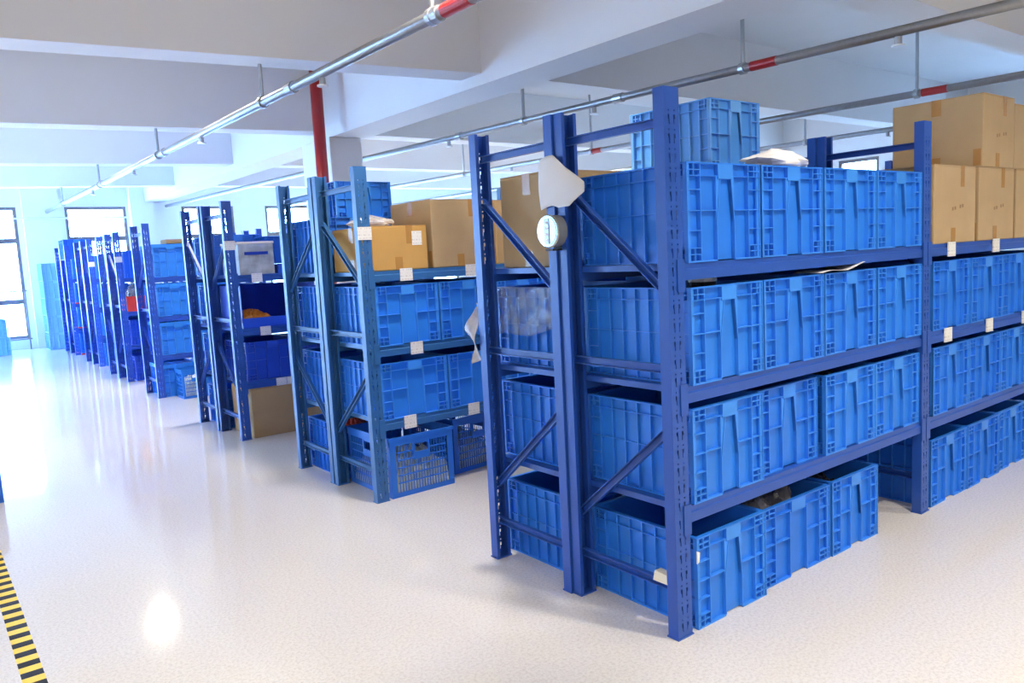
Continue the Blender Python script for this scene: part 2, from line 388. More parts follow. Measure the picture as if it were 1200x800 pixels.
def channel(mb, p0, p1, w=.032, d=.022, t=.003):
    """C channel in the YZ plane, open towards -X"""
    p0, p1 = Vector(p0), Vector(p1); dr = (p1-p0).normalized(); n = Vector((1, 0, 0)).cross(dr).normalized()
    X = Vector((1, 0, 0))
    for c0, c1, a0, a1 in ((-w/2, w/2, d-t, d), (-w/2, -w/2+t, 0, d-t), (w/2-t, w/2, 0, d-t)):
        ps = []
        for p in (p0, p1):
            for a, c in ((a0, c0), (a1, c0), (a1, c1), (a0, c1)): ps.append(tuple(p + X*a + n*c))
        mb.hexa(ps)
BEAM_PROF = [(.0, -BH), (.0, -.024), (.007, -.019), (.007, 0), (.040, 0), (.040, -BH)]
def rack(label, key, x0, y0, depth, nb, diags, hi=(1.30, 1.70), bay=1.92, lbl=()):
    """slots face -Y at the front and +Y at the rear"""
    t = thing('storage_rack', (x0, y0, 0), label, 'rack', 'rows of blue storage racks')
    m = M_RACK[key]
    for i in range(nb+1):
        x = i*bay
        p = put('post', POST[key], t, (x, 0, 0)); put('foot_plate', FOOT[key], p)
        p = put('post', POST[key], t, (x+PW, depth, 0), math.pi); put('foot_plate', FOOT[key], p)
        xb = x + .028; ya, yb = .03, depth-.03
        for z in (1.888, 1.01, .185):
            b = MB(); channel(b, (xb, ya, z), (xb, yb, z)); b.obj('horizontal_brace', m, t)
        up, lo = diags
        za, zb = (1.28, 1.70) if up > 0 else (1.70, 1.28)
        b = MB(); channel(b, (xb, ya, za), (xb, yb, zb)); b.obj('diagonal_brace', m, t)
        za, zb = (.36, .80) if lo > 0 else (.80, .36)
        b = MB(); channel(b, (xb, ya, za), (xb, yb, zb)); b.obj('diagonal_brace', m, t)
    for i in range(nb):
        xa, xb = i*bay+PW+.001, (i+1)*bay-.001
        for zt in LV:
            for side in (0, 1):
                if side == 0: fn = lambda u, v, a: (a, .004+u, zt+v); yp = (-.005, -.001)
                else: fn = lambda u, v, a: (a, depth-.004-u, zt+v); yp = (depth+.001, depth+.005)
                b = MB().prism(BEAM_PROF if side == 0 else BEAM_PROF[::-1], fn, xa, xb).obj('beam', m, t)
                for xx0, xx1 in ((xa-.036, xa+.004), (xb-.004, xb+.036)):
                    k = MB().box(xx0, xx1, yp[0], yp[1], zt-.10, zt+.015)
                    k.obj('end_bracket', m, b)
            n = 4
            for j in range(n):
                a = xa + (xb-xa)*j/n; c = xa + (xb-xa)*(j+1)/n
                MB().box(a+.001, c-.001, .046, depth-.046, zt-.025, zt-.001).obj('deck_panel', m, t)
    for (x, z, w, h) in lbl:
        MB().box(x, x+w, -.0025, .0038, z, z+h).obj('label_sticker', M_LABEL, t)
    return t
DA, DB, DC, DD = .573, .585, .585, .60
YA1, YA2 = 0.0, .577
YB1, YB2 = 2.305, 2.305+DB+.012
YC1, YC2 = 4.685, 4.685+DC+.012
YD = 7.70
zs1, zs2, zs3 = 1.345, .895, .445
rack('nearest indigo blue storage rack with two bays facing the front aisle', 'A', 0, YA1, DA, 2, (1, -1),
     lbl=[(2.20, 1.322, .085, .075), (2.77, 1.322, .085, .075), (3.28, 1.322, .085, .075), (2.17, .872, .085, .075), (2.70, .872, .085, .075), (3.22, .872, .085, .075)])
rack('indigo blue storage rack standing back to back behind the nearest rack', 'A', -.01, YA2, DA, 2, (1, -1))
rack('blue storage rack with mesh baskets below, first row behind the nearest pair', 'B', -.012, YB1, DB, 2, (1, -1),
     lbl=[(.26, 1.325, .085, .075), (.74, 1.325, .085, .075), (.30, .872, .085, .075), (.22, .42, .085, .08), (.70, .425, .085, .075)])
rack('blue storage rack back to back with the mesh basket rack', 'B', -.015, YB2, DB, 2, (-1, 1))
rack('mid blue rack holding an open-front bin and a large box on the floor', 'C', -.012, YC1, DC, 1, (-1, 1),
     lbl=[(.20, 1.325, .09, .075), (.235, .872, .09, .075), (.335, .425, .09, .065), (.43, .425, .09, .065)])
rack('mid blue rack back to back with the open-front bin rack', 'C', -.02, YC2, DC, 1, (1, -1))
rack('royal blue single rack with four lidded crates', 'D', .055, YD, DD, 1, (-1, 1))
YE, YF, YG = 9.55, 11.85, 14.35
far = [('royal blue rack with a red bin, beyond the lidded crates', 'royal blue rack back to back beyond the red bin rack', .115, YE),
       ('royal blue rack second from the far end of the row, aisle side nearer', 'royal blue rack second from the far end, its farther half', .185, YF),
       ('royal blue rack with red trays, nearly at the far end of the row', 'last royal blue rack at the far end of the row', .235, YG)]
for la, lb2, x, y in far:
    rack(la, 'D', x, y, .58, 1, (1, -1)); rack(lb2, 'D', x, y+.59, .58, 1, (-1, 1))

# aisle stickers on posts
for x, y, z, lab in ((-.012, YB1, 1.578, 'white printed location card on the front post of the mesh basket rack'),
                     (-.012, YC1, 1.60, 'white printed location card on the front post of the open-front bin rack'),
                     (.115, YE, 1.60, 'white printed location card on the post of the red bin rack'),
                     (.185, YF, 1.58, 'white location card on a far royal blue rack post'),):
    o = MB().box(x-.004, x+PW+.006, y-.004, y-.001, z, z+.075).obj('location_card', M_LABEL); tag(o, lab, 'label')

# ------------------------------------------------------------------ crates
CW, CD, CH = .438, .565, .36
def ribbed(W_, D_, H, style):
    """meshes of a ribbed open crate: origin at the front-left bottom corner"""
    d = .017; t = .004
    body = MB(); i = d
    body.box(i, W_-i, i, D_-i, .004, .010)
    # tapered wall shell
    body.box(i, W_-i, i, i+t, .010, H-.004); body.box(i, W_-i, D_-i-t, D_-i, .010, H-.004)
    body.box(i, i+t, i+t, D_-i-t, .010, H-.004); body.box(W_-i-t, W_-i, i+t, D_-i-t, .010, H-.004)
    for cx in (.006, W_-d-t):
        for cy in (.006, D_-d-t): body.box(cx, cx+d+t-.006, cy, cy+d+t-.006, .006, H-.004)
    rim = MB()
    def ring(z0, z1, o, w):
        rim.box(o, W_-o, o, o+w, z0, z1); rim.box(o, W_-o, D_-o-w, D_-o, z0, z1)
        rim.box(o, o+w, o+w, D_-o-w, z0, z1); rim.box(W_-o-w, W_-o, o+w, D_-o-w, z0, z1)
    ring(H-.006, H, 0, .018); ring(H-.050, H-.046, .001, .013)
    c = .075
    def end_panel():
        e = MB(); yo, yi = 0.0, d+.001
        V = lambda x, z0, z1, w=.004, o=0: e.box(x-w/2, x+w/2, yo+o, yi, z0, z1)
        Hh = lambda x0, x1, z, w=.004, o=.0009: e.box(x0, x1, yo+o, yi, z-w/2, z+w/2)
        hx0, hx1 = W_*.385, W_*.635
        for s in (0, 1):
            mx = (lambda x: x) if s == 0 else (lambda x: W_-x)
            h0 = hx0 if s == 0 else W_-hx1
            V(mx(.002), .0, H-.006)
            V(mx(c), .006, H-.006)
            V(mx(c*.5), H-.050, H-.006); V(mx(c*.5), .006, .052)
            Hh(*sorted((mx(0), mx(c))), H-.027, .0035)
            for z in (.029, .052): Hh(*sorted((mx(0), mx(c))), z, .0035)
            for z in (H*.73, H*.32): Hh(*sorted((mx(0), mx(c))), z, .0035)
            Hh(*sorted((mx(0), mx(h0))), H*.52, .0035)
            Hh(*sorted((mx(0), mx(h0))), .003, .006)
            # handle pillar edge
            if style == 1:
                a, b_ = mx(h0), mx(h0+(.028 if s == 0 else .022)); zm = H*.40
                def wedge(z0, z1, xa0, xb0, xa1, xb1):
                    p = [(min(xa0,xb0),yo+.001,z0),(max(xa0,xb0),yo+.001,z0),(max(xa0,xb0),yi,z0),(min(xa0,xb0),yi,z0),
                         (min(xa1,xb1),yo+.001,z1),(max(xa1,xb1),yo+.001,z1),(max(xa1,xb1),yi,z1),(min(xa1,xb1),yi,z1)]
                    e.hexa(p)
                th = .004 if s == 0 else -.004
                wedge(zm, H-.05, a-th*0, a+th, b_-th, b_)
                wedge(.006, zm, a, a+th, a, a+th)
                # sloping face from the pillar into the recess
                e.hexa([(min(a,a+th),yo+.004,zm),(max(a,a+th),yo+.004,zm),(max(a,a+th),yi,zm),(min(a,a+th),yi,zm),
                        (min(a,b_),yo+.004,H-.05),(max(a,b_),yo+.004,H-.05),(max(a,b_),yi,H-.05),(min(a,b_),yi,H-.05)])
            else:
                V(mx(h0), .006, H-.05, .005)
        e.box(hx0+.01, hx1-.01, .0, d+.001, H-.058, H-.006)
        return e
    def side_panel():
        e = MB(); xo, xi = 0.0, d+.001
        V = lambda y, z0, z1, w=.004, o=.002: e.box(xo+o, xi, y-w/2, y+w/2, z0, z1)
        Hh = lambda y0, y1, z, w=.004, o=.0028: e.box(xo+o, xi, y0, y1, z-w/2, z+w/2)
        n = 6
        for j in range(1, n): V(c + (D_-2*c)*j/n, .006, H-.006, .0045, .004)
        for s in (0, 1):
            my = (lambda y: y) if s == 0 else (lambda y: D_-y)
            V(my(.002+.004), .006, H-.006, .004, .0); V(my(c), .006, H-.006); V(my(c*.5), .006, .052); V(my(c*.5), H-.05, H-.006)
            Hh(*sorted((my(0), my(c))), H-.027, .0035)
            for z in (.029, .052): Hh(*sorted((my(0), my(c))), z, .0035)
            for z in (H*.73, H*.32): Hh(*sorted((my(0), my(c))), z, .0035)
        Hh(0, D_, H*.52, .003, .006); Hh(.001, D_-.001, .003, .006, .0012)
        return e
    return body, rim, end_panel(), side_panel()
CR = {}
def crate_set(key, W_, D_, H, style, m):
    b, r, e, s = ribbed(W_, D_, H, style)
    CR[key] = (b.mesh('body', m), r.mesh('rim', m), e.mesh('end_panel', m), s.mesh('side_panel', m), W_, D_, H)
crate_set('a', CW, CD, CH, 1, M_CRATE)
crate_set('b', CW, CD, CH, 2, M_CRATE)
crate_set('wide', .475, CD, .345, 2, M_CRATE)
crate_set('lid', .40, .54, .345, 2, M_CRATE)
crate_set('bin', .42, .54, .33, 2, M_BIN)
def build_lid(W_, D_):
    l = MB(); h = .045
    l.box(0, W_, 0, D_, .0, .006); 
    l.box(-.006, W_+.006, -.006, .006, -.012, .028); l.box(-.006, W_+.006, D_-.006, D_+.006, -.012, .028)
    l.box(-.006, .006, .006, D_-.006, -.012, .028); l.box(W_-.006, W_+.006, .006, D_-.006, -.012, .028)
    for k in range(1, 4): l.box(W_*k/4-.003, W_*k/4+.003, .006, D_-.006, .006, .016)
    return l
LID = build_lid(.40, .54).mesh('lid', M_CRATE)
LATCH = MB().box(-.05, .05, -.012, 0, -.035, .02).mesh('latch', M_CRATE)
TINTS = [(1, 1, 1), (.92, .97, 1.0), (1.05, 1.03, 1.0), (.88, .93, .98), (1.0, 1.06, 1.02)]
def crate(key, x, y, z, label, rot=0.0, tint=None, group=None, sc=None, lid=False, name='storage_crate', cat='crate', rx=None):
    b, r, e, s, W_, D_, H = CR[key]
    t = thing(name, (x, y, z), label, cat, group, rot)
    if sc: t.scale = sc
    col = tint or random.choice(TINTS)
    put('body', b, t, color=col); put('rim', r, t, color=col)
    rib_highlight = tuple(min(14, c*k) for c, k in zip(col, (1.9, 1.28, 1.08)))  # lighter rib colour paints in the highlights on their edges
    put('end_panel', e, t, color=rib_highlight); put('end_panel', e, t, (W_, D_, 0), math.pi, rib_highlight)
    put('side_panel', s, t, color=rib_highlight); put('side_panel', s, t, (W_, D_, 0), math.pi, rib_highlight)
    if lid:
        l = put('lid', LID, t, (0, 0, H), color=col); put('latch', LATCH, l, (W_/2, -.006, 0), color=col); 
    return t
ORD = ['first', 'second', 'third', 'fourth', 'fifth']
GA = 'ribbed blue crates on the nearest rack'
SH = {0: 'top shelf', 1: 'second shelf', 2: 'third shelf', 3: 'floor row'}
ZL = (1.39, .94, .49, 0.0)
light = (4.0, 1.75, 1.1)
# nearest rack, left bay
rowsA = {0: [.118, .570, 1.018, 1.468], 1: [.122, .572, 1.024, 1.478], 2: [.118, .562, 1.028, 1.476]}
for lv, xs in rowsA.items():
    for i, x in enumerate(xs):
        yy = .004 + random.uniform(-.004, .008) + (.03 if (lv == 2 and i == 1) else 0)
        crate('a', x, yy, ZL[lv], "ribbed blue crate, %s from left on the %s of the nearest rack's left bay" % (ORD[i], SH[lv]), group=GA)
cc = crate('a', .118, .0, 0, "ribbed blue crate with a pale chip, on the floor beside the nearest corner post", group=GA)
k = MB(); k.hexa([(-.001,-.0015,.262),(.010,-.0015,.268),(.010,.004,.268),(-.001,.004,.262),(-.001,-.0015,.312),(.015,-.0015,.304),(.015,.004,.304),(-.001,.004,.312)]); k.obj('scuff_chip', M_WHITE, cc)['label'] = 'pale chip'
crate('b', .582, .03, 0, "blue crate stuffed with grey plastic bags, on the floor under the nearest rack", group=GA, sc=(1.16, 1, .95), rot=math.radians(-.3))
crate('a', 1.10, .02, 0, "blue crate of dark goods, rightmost on the floor of the nearest rack's left bay", group=GA, sc=(.94, 1, .97))
# nearest rack, right bay
for lv, xs in {1: [2.072, 2.518, 2.958, 3.399], 2: [2.068, 2.514, 2.956, 3.398], 3: [2.05, 2.494, 2.938, 3.382]}.items():
    for i, x in enumerate(xs):
        crate('a', x, .008+random.uniform(-.004, .008), ZL[lv], "ribbed blue crate, %s from left on the %s of the nearest rack's right bay" % (ORD[i], SH[lv]), group=GA, rot=math.radians(random.uniform(-.1, .1)))
# rack behind it
GA2 = 'ribbed blue crates on the rack behind the nearest rack'
for lv in (1, 2, 3):
    for i in range(4):
        x = .118 + i*.452
        if lv == 3 and i == 3: x = 1.472
        crate('a', x, YA2+.030, ZL[lv], "shaded blue crate, %s from the aisle on the %s behind the nearest rack" % (ORD[i], SH[lv]), group=GA2)
for i in range(2):
    crate('a', 2.06+i*.46, YA2+.03, 0, "shaded blue crate on the floor behind the nearest rack's right bay, %s in" % ORD[i], group=GA2)
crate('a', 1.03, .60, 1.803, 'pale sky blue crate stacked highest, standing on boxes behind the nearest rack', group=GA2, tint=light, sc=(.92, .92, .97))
# rack B
GB = 'blue crates on the mesh basket rack'
for i, x in enumerate((.072, .522, .972, 1.42)):
    crate('b', x, YB1+.004, ZL[1], "flat-panel blue crate, %s from left on the second shelf of the mesh basket rack" % ORD[i], group=GB, tint=(1.3, 1.2, 1.1))
for i, x in enumerate((.068, .556, 1.042)):
    crate('wide', x, YB1+.004, ZL[2], "wide flat-panel blue crate, %s from left on the third shelf of the mesh basket rack" % ORD[i], group=GB, tint=(1.3, 1.2, 1.1))
GB2 = 'blue crates on the rack behind the mesh basket rack'
crate('a', .08, YB2+.03, ZL[0], 'blue crate standing on the top shelf behind the small yellow carton', group=GB2, tint=(1, 1, 1))
crate('a', .53, YB2+.03, ZL[0], 'lower blue crate of the pair stacked behind the cartons on the top shelf', group=GB2, tint=(1.05, 1.1, 1.03))
crate('a', .20, YB2+.10, ZL[0]+CH+.002, 'upper blue crate of the pair stacked behind the cartons on the top shelf', group=GB2, tint=(1.05, 1.1, 1.03), sc=(.95, .8, .66))
for lv in (1, 2):
    for i in range(2):
        crate('a', .085+i*.46, YB2+.035, ZL[lv], 'blue crate %s from the aisle on the %s behind the mesh basket rack' % (ORD[i], SH[lv]), group=GB2, tint=(.9, 1, 1.05))
crate('a', .085, YB2+.03, 0, 'blue crate of red parts on the floor behind the mesh basket', group=GB2, tint=(.9, 1, 1.05))
# rack C
GC = 'blue crates around the open-front bin rack'
crate('bin', .085, YC1+.01, ZL[2], 'plain royal blue bin on the third shelf above the large floor carton', group=GC, tint=(.75, .8, .85), sc=(1.1, 1, 1))
crate('bin', .56, YC1+.01, ZL[2], 'plain royal blue bin second from the aisle above the large floor carton', group=GC, tint=(.75, .8, .85))
crate('b', .44, YC1+.28, ZL[0]+.081, 'dark blue crate resting on a shallow tray beside the frosted bin', group=GC, tint=(.5, .7, .85), sc=(1, .5, .68))
for lv in (0, 1, 2, 3):
    crate('a', .09, YC2+.03, ZL[lv], 'blue crate at the aisle end, %s behind the open-front bin rack' % SH[lv], group=GC, tint=(.85, .95, 1.05))
# rack D: lidded crates
GD = 'lidded crates on the single royal blue rack'
for lv in range(4):
    crate('lid', .145 if lv < 3 else .12, YD+.01, ZL[lv], 'blue crate with a latched lid on the %s of the single royal blue rack' % SH[lv], group=GD, tint=(1.7, 1.35, 1.12), lid=True)
    crate('lid', .60, YD+.01, ZL[lv], 'blue lidded crate second from the aisle, %s of the single royal blue rack' % SH[lv], group=GD, tint=(1.7, 1.35, 1.12), lid=True)
# racks E F G
GE = 'crates on the far royal blue racks'
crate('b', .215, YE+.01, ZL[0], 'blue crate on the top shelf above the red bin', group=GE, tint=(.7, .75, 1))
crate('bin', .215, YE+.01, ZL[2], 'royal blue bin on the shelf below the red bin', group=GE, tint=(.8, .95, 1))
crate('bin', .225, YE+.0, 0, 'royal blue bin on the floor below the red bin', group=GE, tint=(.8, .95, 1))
for lv in range(4):
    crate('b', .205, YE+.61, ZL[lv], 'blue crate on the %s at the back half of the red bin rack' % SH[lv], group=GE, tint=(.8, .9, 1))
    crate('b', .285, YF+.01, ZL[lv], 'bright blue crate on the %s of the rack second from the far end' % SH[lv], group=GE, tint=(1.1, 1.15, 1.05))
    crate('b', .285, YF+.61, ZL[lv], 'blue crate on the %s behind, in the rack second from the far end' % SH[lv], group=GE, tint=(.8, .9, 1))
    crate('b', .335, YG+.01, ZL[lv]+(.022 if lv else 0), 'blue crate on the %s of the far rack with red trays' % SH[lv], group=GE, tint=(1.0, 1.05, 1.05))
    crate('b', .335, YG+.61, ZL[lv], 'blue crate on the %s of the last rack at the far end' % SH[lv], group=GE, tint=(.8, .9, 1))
crate('b', .235, YG+.02, ZL[0]+CH+.003, 'royal blue crate stacked above the posts of the far red tray rack', group=GE, tint=(.8, .85, 1))
for lv in (1, 2, 3):
    o = MB().box(.323, .79, YG-.01, YG+.55, ZL[lv], ZL[lv]+.006); o.box(.323, .329, YG-.01, YG+.55, ZL[lv]+.006, ZL[lv]+.02); o.box(.784, .79, YG-.01, YG+.55, ZL[lv]+.006, ZL[lv]+.02)
    o.box(.329, .784, YG-.01, YG-.004, ZL[lv]+.006, ZL[lv]+.02)
    tag(o.obj('shallow_tray', M_RED), 'shallow red tray under the %s crate of the far rack' % SH[lv], 'tray', 'red trays on the far rack')
# stacks by the far windows and the crate at left
GS = 'glare-tinted pale crates stacked by the far wall'
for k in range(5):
    crate('b', .05+.006*(k % 2), 16.1, k*.345, 'glare-tinted pale blue crate in the tall stack by the far wall, %s from the floor' % ORD[k], group=GS, tint=(11, 2.35, 1.12), sc=(1, 1, .955))  # pale blue tint lifted further so the colour carries the glare
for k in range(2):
    crate('b', -1.06-.03*k, 15.9, k*.345, ('lower' if k == 0 else 'upper') + ' glare-tinted pale blue crate of the short stack under the far left window', group=GS, tint=(7, 2.2, 1.1), sc=(1, 1, .955))  # glare put into the pale tint here too
    crate('b', -1.56-.03*k, 15.9, k*.345, ('lower' if k == 0 else 'upper') + ' glare-tinted pale blue crate beside the short stack, mostly outside the left edge', group=GS, tint=(7, 2.2, 1.1), sc=(1, 1, .955))
crate('a', -2.19, 4.21, 0, 'blue crate alone on the floor at the left edge beyond the striped tape', tint=(.8, .8, 1.0))

# ------------------------------------------------------------------ cartons
def carton(x, y, z, w, d, h, label, m=None, group='cardboard cartons on the top shelves', rot=0, tape=True, marks=False, sticker=False, cat='box', open_=False):
    m = m or M_CARD
    t = thing('cardboard_box', (x, y, z), label, cat, group, rot)
    b = MB().box(0, w, 0, d, 0, h-.006).obj('body', m, t); bevel(b, .006, 2)
    g = .002
    MB().box(.002, w-.002, .002, d/2-g, h-.006, h).obj('top_flap', m, t)
    MB().box(.002, w-.002, d/2+g, d-.002, h-.006, h).obj('top_flap', m, t)
    if tape:
        MB().box(-.001, w+.001, d/2-.026, d/2+.026, h, h+.0008).obj('tape_strip', M_TAPE, t)
        MB().box(-.0012, 0, d/2-.026, d/2+.026, h-.09, h).obj('tape_strip', M_TAPE, t)
        MB().box(w, w+.0012, d/2-.026, d/2+.026, h-.09, h).obj('tape_strip', M_TAPE, t)
        MB().box(-.0012, 0, d/2-.026, d/2+.026, .004, .075).obj('tape_strip', M_TAPE, t)
        MB().box(w*.62, w*.62+.045, -.0012, 0, h-.11, h).obj('tape_strip', M_TAPE, t)
        MB().box(w*.40, w*.40+.05, -.0012, 0, .004, .08).obj('tape_strip', M_TAPE, t)
        MB().box(-.0012, 0, d*.02, d*.02+.04, h*.0+.01, h*.25).obj('tape_strip', M_TAPE, t)
    if marks:
        for k in range(5):
            if k == 2: continue
            MB().box(w*.42+k*.03, w*.42+k*.03+.016, -.0008, 0, h*.42+.004*k, h*.42+.018+.004*k).obj('printed_mark', M_MARK, t)
    if sticker: MB().box(w*.72, w*.72+.07, -.0015, 0, h*.55, h*.55+.085).obj('label_sticker', M_LABEL, t)
    return t
zt = ZL[0]
carton(2.06, .012, zt, .50, .52, .405, 'tall tan carton on the top shelf right of the second front post', marks=True)
carton(2.60, .012, zt, .49, .52, .405, 'tan carton on the top shelf under the big carton, second from the post', marks=True)
carton(3.12, .012, zt, .50, .52, .405, 'tan carton on the top shelf cut off by the right edge of the photo', marks=True)
carton(2.645, .012, zt+.407, .43, .50, .40, 'big carton stacked highest on the nearest rack', marks=True)
carton(3.10, .02, zt+.407, .46, .48, .375, 'upper carton at the right edge beside the big carton')
# behind: top shelf of the back rack
carton(.10, YA2+.115, zt, .62, .385, .412, 'large tan carton behind the white paper on the back rack top shelf', m=M_CARD)
carton(.75, YA2+.05, zt, .80, .50, .411, 'carton carrying the highest pale blue crate', m=M_CARD2)
carton(2.05, YA2+.06, zt, .55, .48, .40, 'carton behind the tall tan carton on the back rack top shelf', m=M_CARD2)
carton(2.65, YA2+.06, zt, .55, .48, .40, 'carton behind the big carton stack on the back rack top shelf', m=M_CARD)
# rack B top
carton(.078, YB1+.018, zt, .385, .52, .268, 'small yellow carton with a white sticker on the mesh basket rack', m=M_CARD2, sticker=True)
carton(.50, YB1+.015, zt, .46, .50, .425, 'tall worn carton right of the small yellow carton', m=M_CARD)
carton(1.0, YB1+.02, zt, .50, .50, .42, 'tall carton further right on the mesh basket rack, next to the worn one', m=M_CARD3)
carton(1.55, YB1+.02, zt, .34, .50, .40, 'carton at the right end of the mesh basket rack bay', m=M_CARD)
carton(.098, YC1+.012, 0, .40, .50, .425, 'large brown carton on the floor under the open-front bin rack', m=M_CARD3, tape=False, group='cardboard cartons on the floor')
carton(.53, YC1+.02, 0, .45, .48, .40, 'second brown carton on the floor under the open-front bin rack', m=M_CARD3, group='cardboard cartons on the floor')
carton(.33, YD+.1, ZL[0]+.379, .20, .25, .05, 'flat brown carton on the top lidded crate', m=M_CARD3, tape=False)

# ------------------------------------------------------------------ mesh baskets
def basket_mesh(W_, D_, H):
    m = MB(); t = .006
    m.box(.001, W_-.001, .001, D_-.001, 0, .006)
    def side(L_, fn):
        m2 = lambda a0, a1, z0, z1, o=0, w=t: fn(a0, a1, z0, z1, o, w)
        m2(0, .04, .006, H-.05); m2(L_-.04, L_, .006, H-.05)
        m2(0, L_, H-.05, H, -.004, t+.004); m2(.04, L_-.04, .006, .03)
        n = max(10, int((L_-.08)/.0195)); hw = .0042
        hx0, hx1 = L_*.36, L_*.62
        for i in range(1, n):
            a = .04 + (L_-.08)*i/n
            if hx0-.002 < a < hx1+.002: m2(a-hw/2, a+hw/2, .03, H*.58, .0008)
            else: m2(a-hw/2, a+hw/2, .03, H-.05, .0008)
        for k in range(1, 6):
            z = .04 + (H-.09)*k/6
            if k == 5:
                m2(.05, hx0, z-.004, z+.004); m2(hx1, L_-.05, z-.004, z+.004)
            else: m2(.05, L_-.05, z-.004, z+.004)
        m2(hx0, hx1, H*.58, H*.70, -.003, t); m2(hx0, hx0+.012, H*.70, H-.05, -.003); m2(hx1-.012, hx1, H*.70, H-.05, -.003)
        m2(hx0+.012, hx1-.012, H-.062, H-.05)
    side(W_, lambda a0, a1, z0, z1, o, w: m.box(a0, a1, o, w, z0, z1))
    side(W_, lambda a0, a1, z0, z1, o, w: m.box(a0, a1, D_-w, D_-o, z0, z1))
    side(D_, lambda a0, a1, z0, z1, o, w: m.box(o, w, max(a0, t), min(a1, D_-t), z0, z1))
    side(D_, lambda a0, a1, z0, z1, o, w: m.box(W_-w, W_-o, max(a0, t), min(a1, D_-t), z0, z1))
    return m
def basket_parts(W_, D_, H):
    base = basket_mesh(W_, D_, H)
    return base.mesh('lattice_body', M_BASKET), (W_, D_, H)
BKT, (bw, bd, bh) = basket_parts(.455, .56, .375)
r = MB(); o_ = -.008
r.box(o_, bw-o_, o_, .004, bh-.02, bh+.002); r.box(o_, bw-o_, bd-.004, bd-o_, bh-.02, bh+.002); r.box(o_, .004, .004, bd-.004, bh-.02, bh+.002); r.box(bw-.004, bw-o_, .004, bd-.004, bh-.02, bh+.002)
BKR = r.mesh('rim', M_BASKET)
def lump(w, d, h, seed, n=18, sharp=1.0):
    """heap: a grid mound closed to its base"""
    rnd = random.Random(seed); m = MB()
    ph = [(rnd.uniform(4, 14), rnd.uniform(4, 14), rnd.uniform(0, 6)) for _ in range(6)]
    def f(u, v):
        e = min(1, 5*min(u, 1-u))*min(1, 5*min(v, 1-v))
        z = .62 + .25*math.sin(math.pi*u)*math.sin(math.pi*v) + .06*sum(math.sin(a*u*1.6+b*v*1.6+c) for a, b, c in ph)/2*sharp + rnd.uniform(-.07, .07)*sharp
        return ((u-.5)*w, (v-.5)*d, max(.0, h*z*(.8+.2*e)) if 0 < u < 1 and 0 < v < 1 else 0)
    m.grid(n, n, f)
    return m
def goods(name, x, y, z, w, d, h, m, label, cat, seed, smooth=False):
    o = lump(w, d, h, seed).obj(name, m, None, (x, y, z), smooth)
    tag(o, label, cat); o['kind'] = 'stuff'
    return o
def basket(x, y, z, label, rot=0, sc=None, tint=(1, 1, 1)):
    t = thing('mesh_basket', (x, y, z), label, 'basket', 'blue mesh baskets', rot)
    if sc: t.scale = sc
    put('lattice_body', BKT, t, color=tint); put('rim', BKR, t, color=tint)
    return t
basket(.095, YB1+.005, 0, 'blue mesh basket of pale wrapped goods on the floor by the second rack row')
goods('wrapped_goods', .095+bw/2, YB1+.005+bd/2, .008, bw-.018, bd-.018, .27, M_GREENW, 'heap of pale wrapped goods inside the nearest mesh basket', 'goods', 3)
basket(.66, YB1+.16, 0, 'second blue mesh basket turned slightly, right of the nearest mesh basket', rot=math.radians(6))
goods('wrapped_goods', .66+.196, YB1+.16+.302, .008, .37, .47, .24, M_GREENW, 'pale wrapped goods inside the turned mesh basket', 'goods', 4)
basket(.245, YD-.33, 0, 'small blue mesh basket on the floor before the lidded crates', sc=(.62, .5, .88), tint=(.9, 1.1, .95))
goods('bagged_goods', .245+.14, YD-.33+.14, .008, .24, .24, .26, M_GREENW, 'pale bagged goods inside the small mesh basket', 'goods', 5)

# ------------------------------------------------------------------ rack C contents
t = thing('open_front_bin', (.085, YC1+.012, ZL[1]), 'large dark blue open-front bin of orange parts on the second shelf', 'bin')
w_, d_, h_ = .62, .54, .36
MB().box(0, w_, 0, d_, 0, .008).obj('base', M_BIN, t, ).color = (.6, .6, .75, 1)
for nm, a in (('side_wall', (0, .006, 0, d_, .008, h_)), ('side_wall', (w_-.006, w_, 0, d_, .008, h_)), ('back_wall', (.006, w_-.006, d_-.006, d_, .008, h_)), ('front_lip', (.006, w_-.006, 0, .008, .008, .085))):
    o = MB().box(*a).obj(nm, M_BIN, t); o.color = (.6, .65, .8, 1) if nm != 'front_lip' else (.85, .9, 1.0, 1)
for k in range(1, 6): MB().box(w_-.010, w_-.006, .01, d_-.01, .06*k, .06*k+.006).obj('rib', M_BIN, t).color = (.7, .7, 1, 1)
goods('small_parts', .085+.15, YC1+.012+.26, ZL[1]+.0085, .27, .40, .15, M_NUTS, 'loose orange brown parts heaped in the open-front bin', 'parts', 6)
t = thing('frosted_bin', (.10, YC1+.02, ZL[0]), 'frosted clear bin with blue latches and pale lid on the top shelf', 'bin')
b = MB(); b.box(0, .30, 0, .42, 0, .004); b.box(0, .30, 0, .003, .004, .255); b.box(0, .30, .417, .42, .004, .255); b.box(0, .003, .003, .417, .004, .255); b.box(.297, .30, .003, .417, .004, .255)
b.obj('body', M_CLEARBIN, t)
bevel(MB().box(-.008, .308, -.008, .428, .255, .275).obj('lid', M_WHITE, t), .005)
MB().box(.05, .25, -.010, -.001, .165, .19).obj('latch', M_BIN, t).color = (.5, .5, .7, 1)
goods('green_goods', .10+.15, YC1+.02+.21, ZL[0]+.005, .28, .40, .22, M_GREENW, 'pale green strips packed inside the frosted bin', 'goods', 8)
t = thing('parts_tray', (.43, YC1+.02, ZL[0]), 'shallow lavender blue tray beside the frosted bin', 'tray')
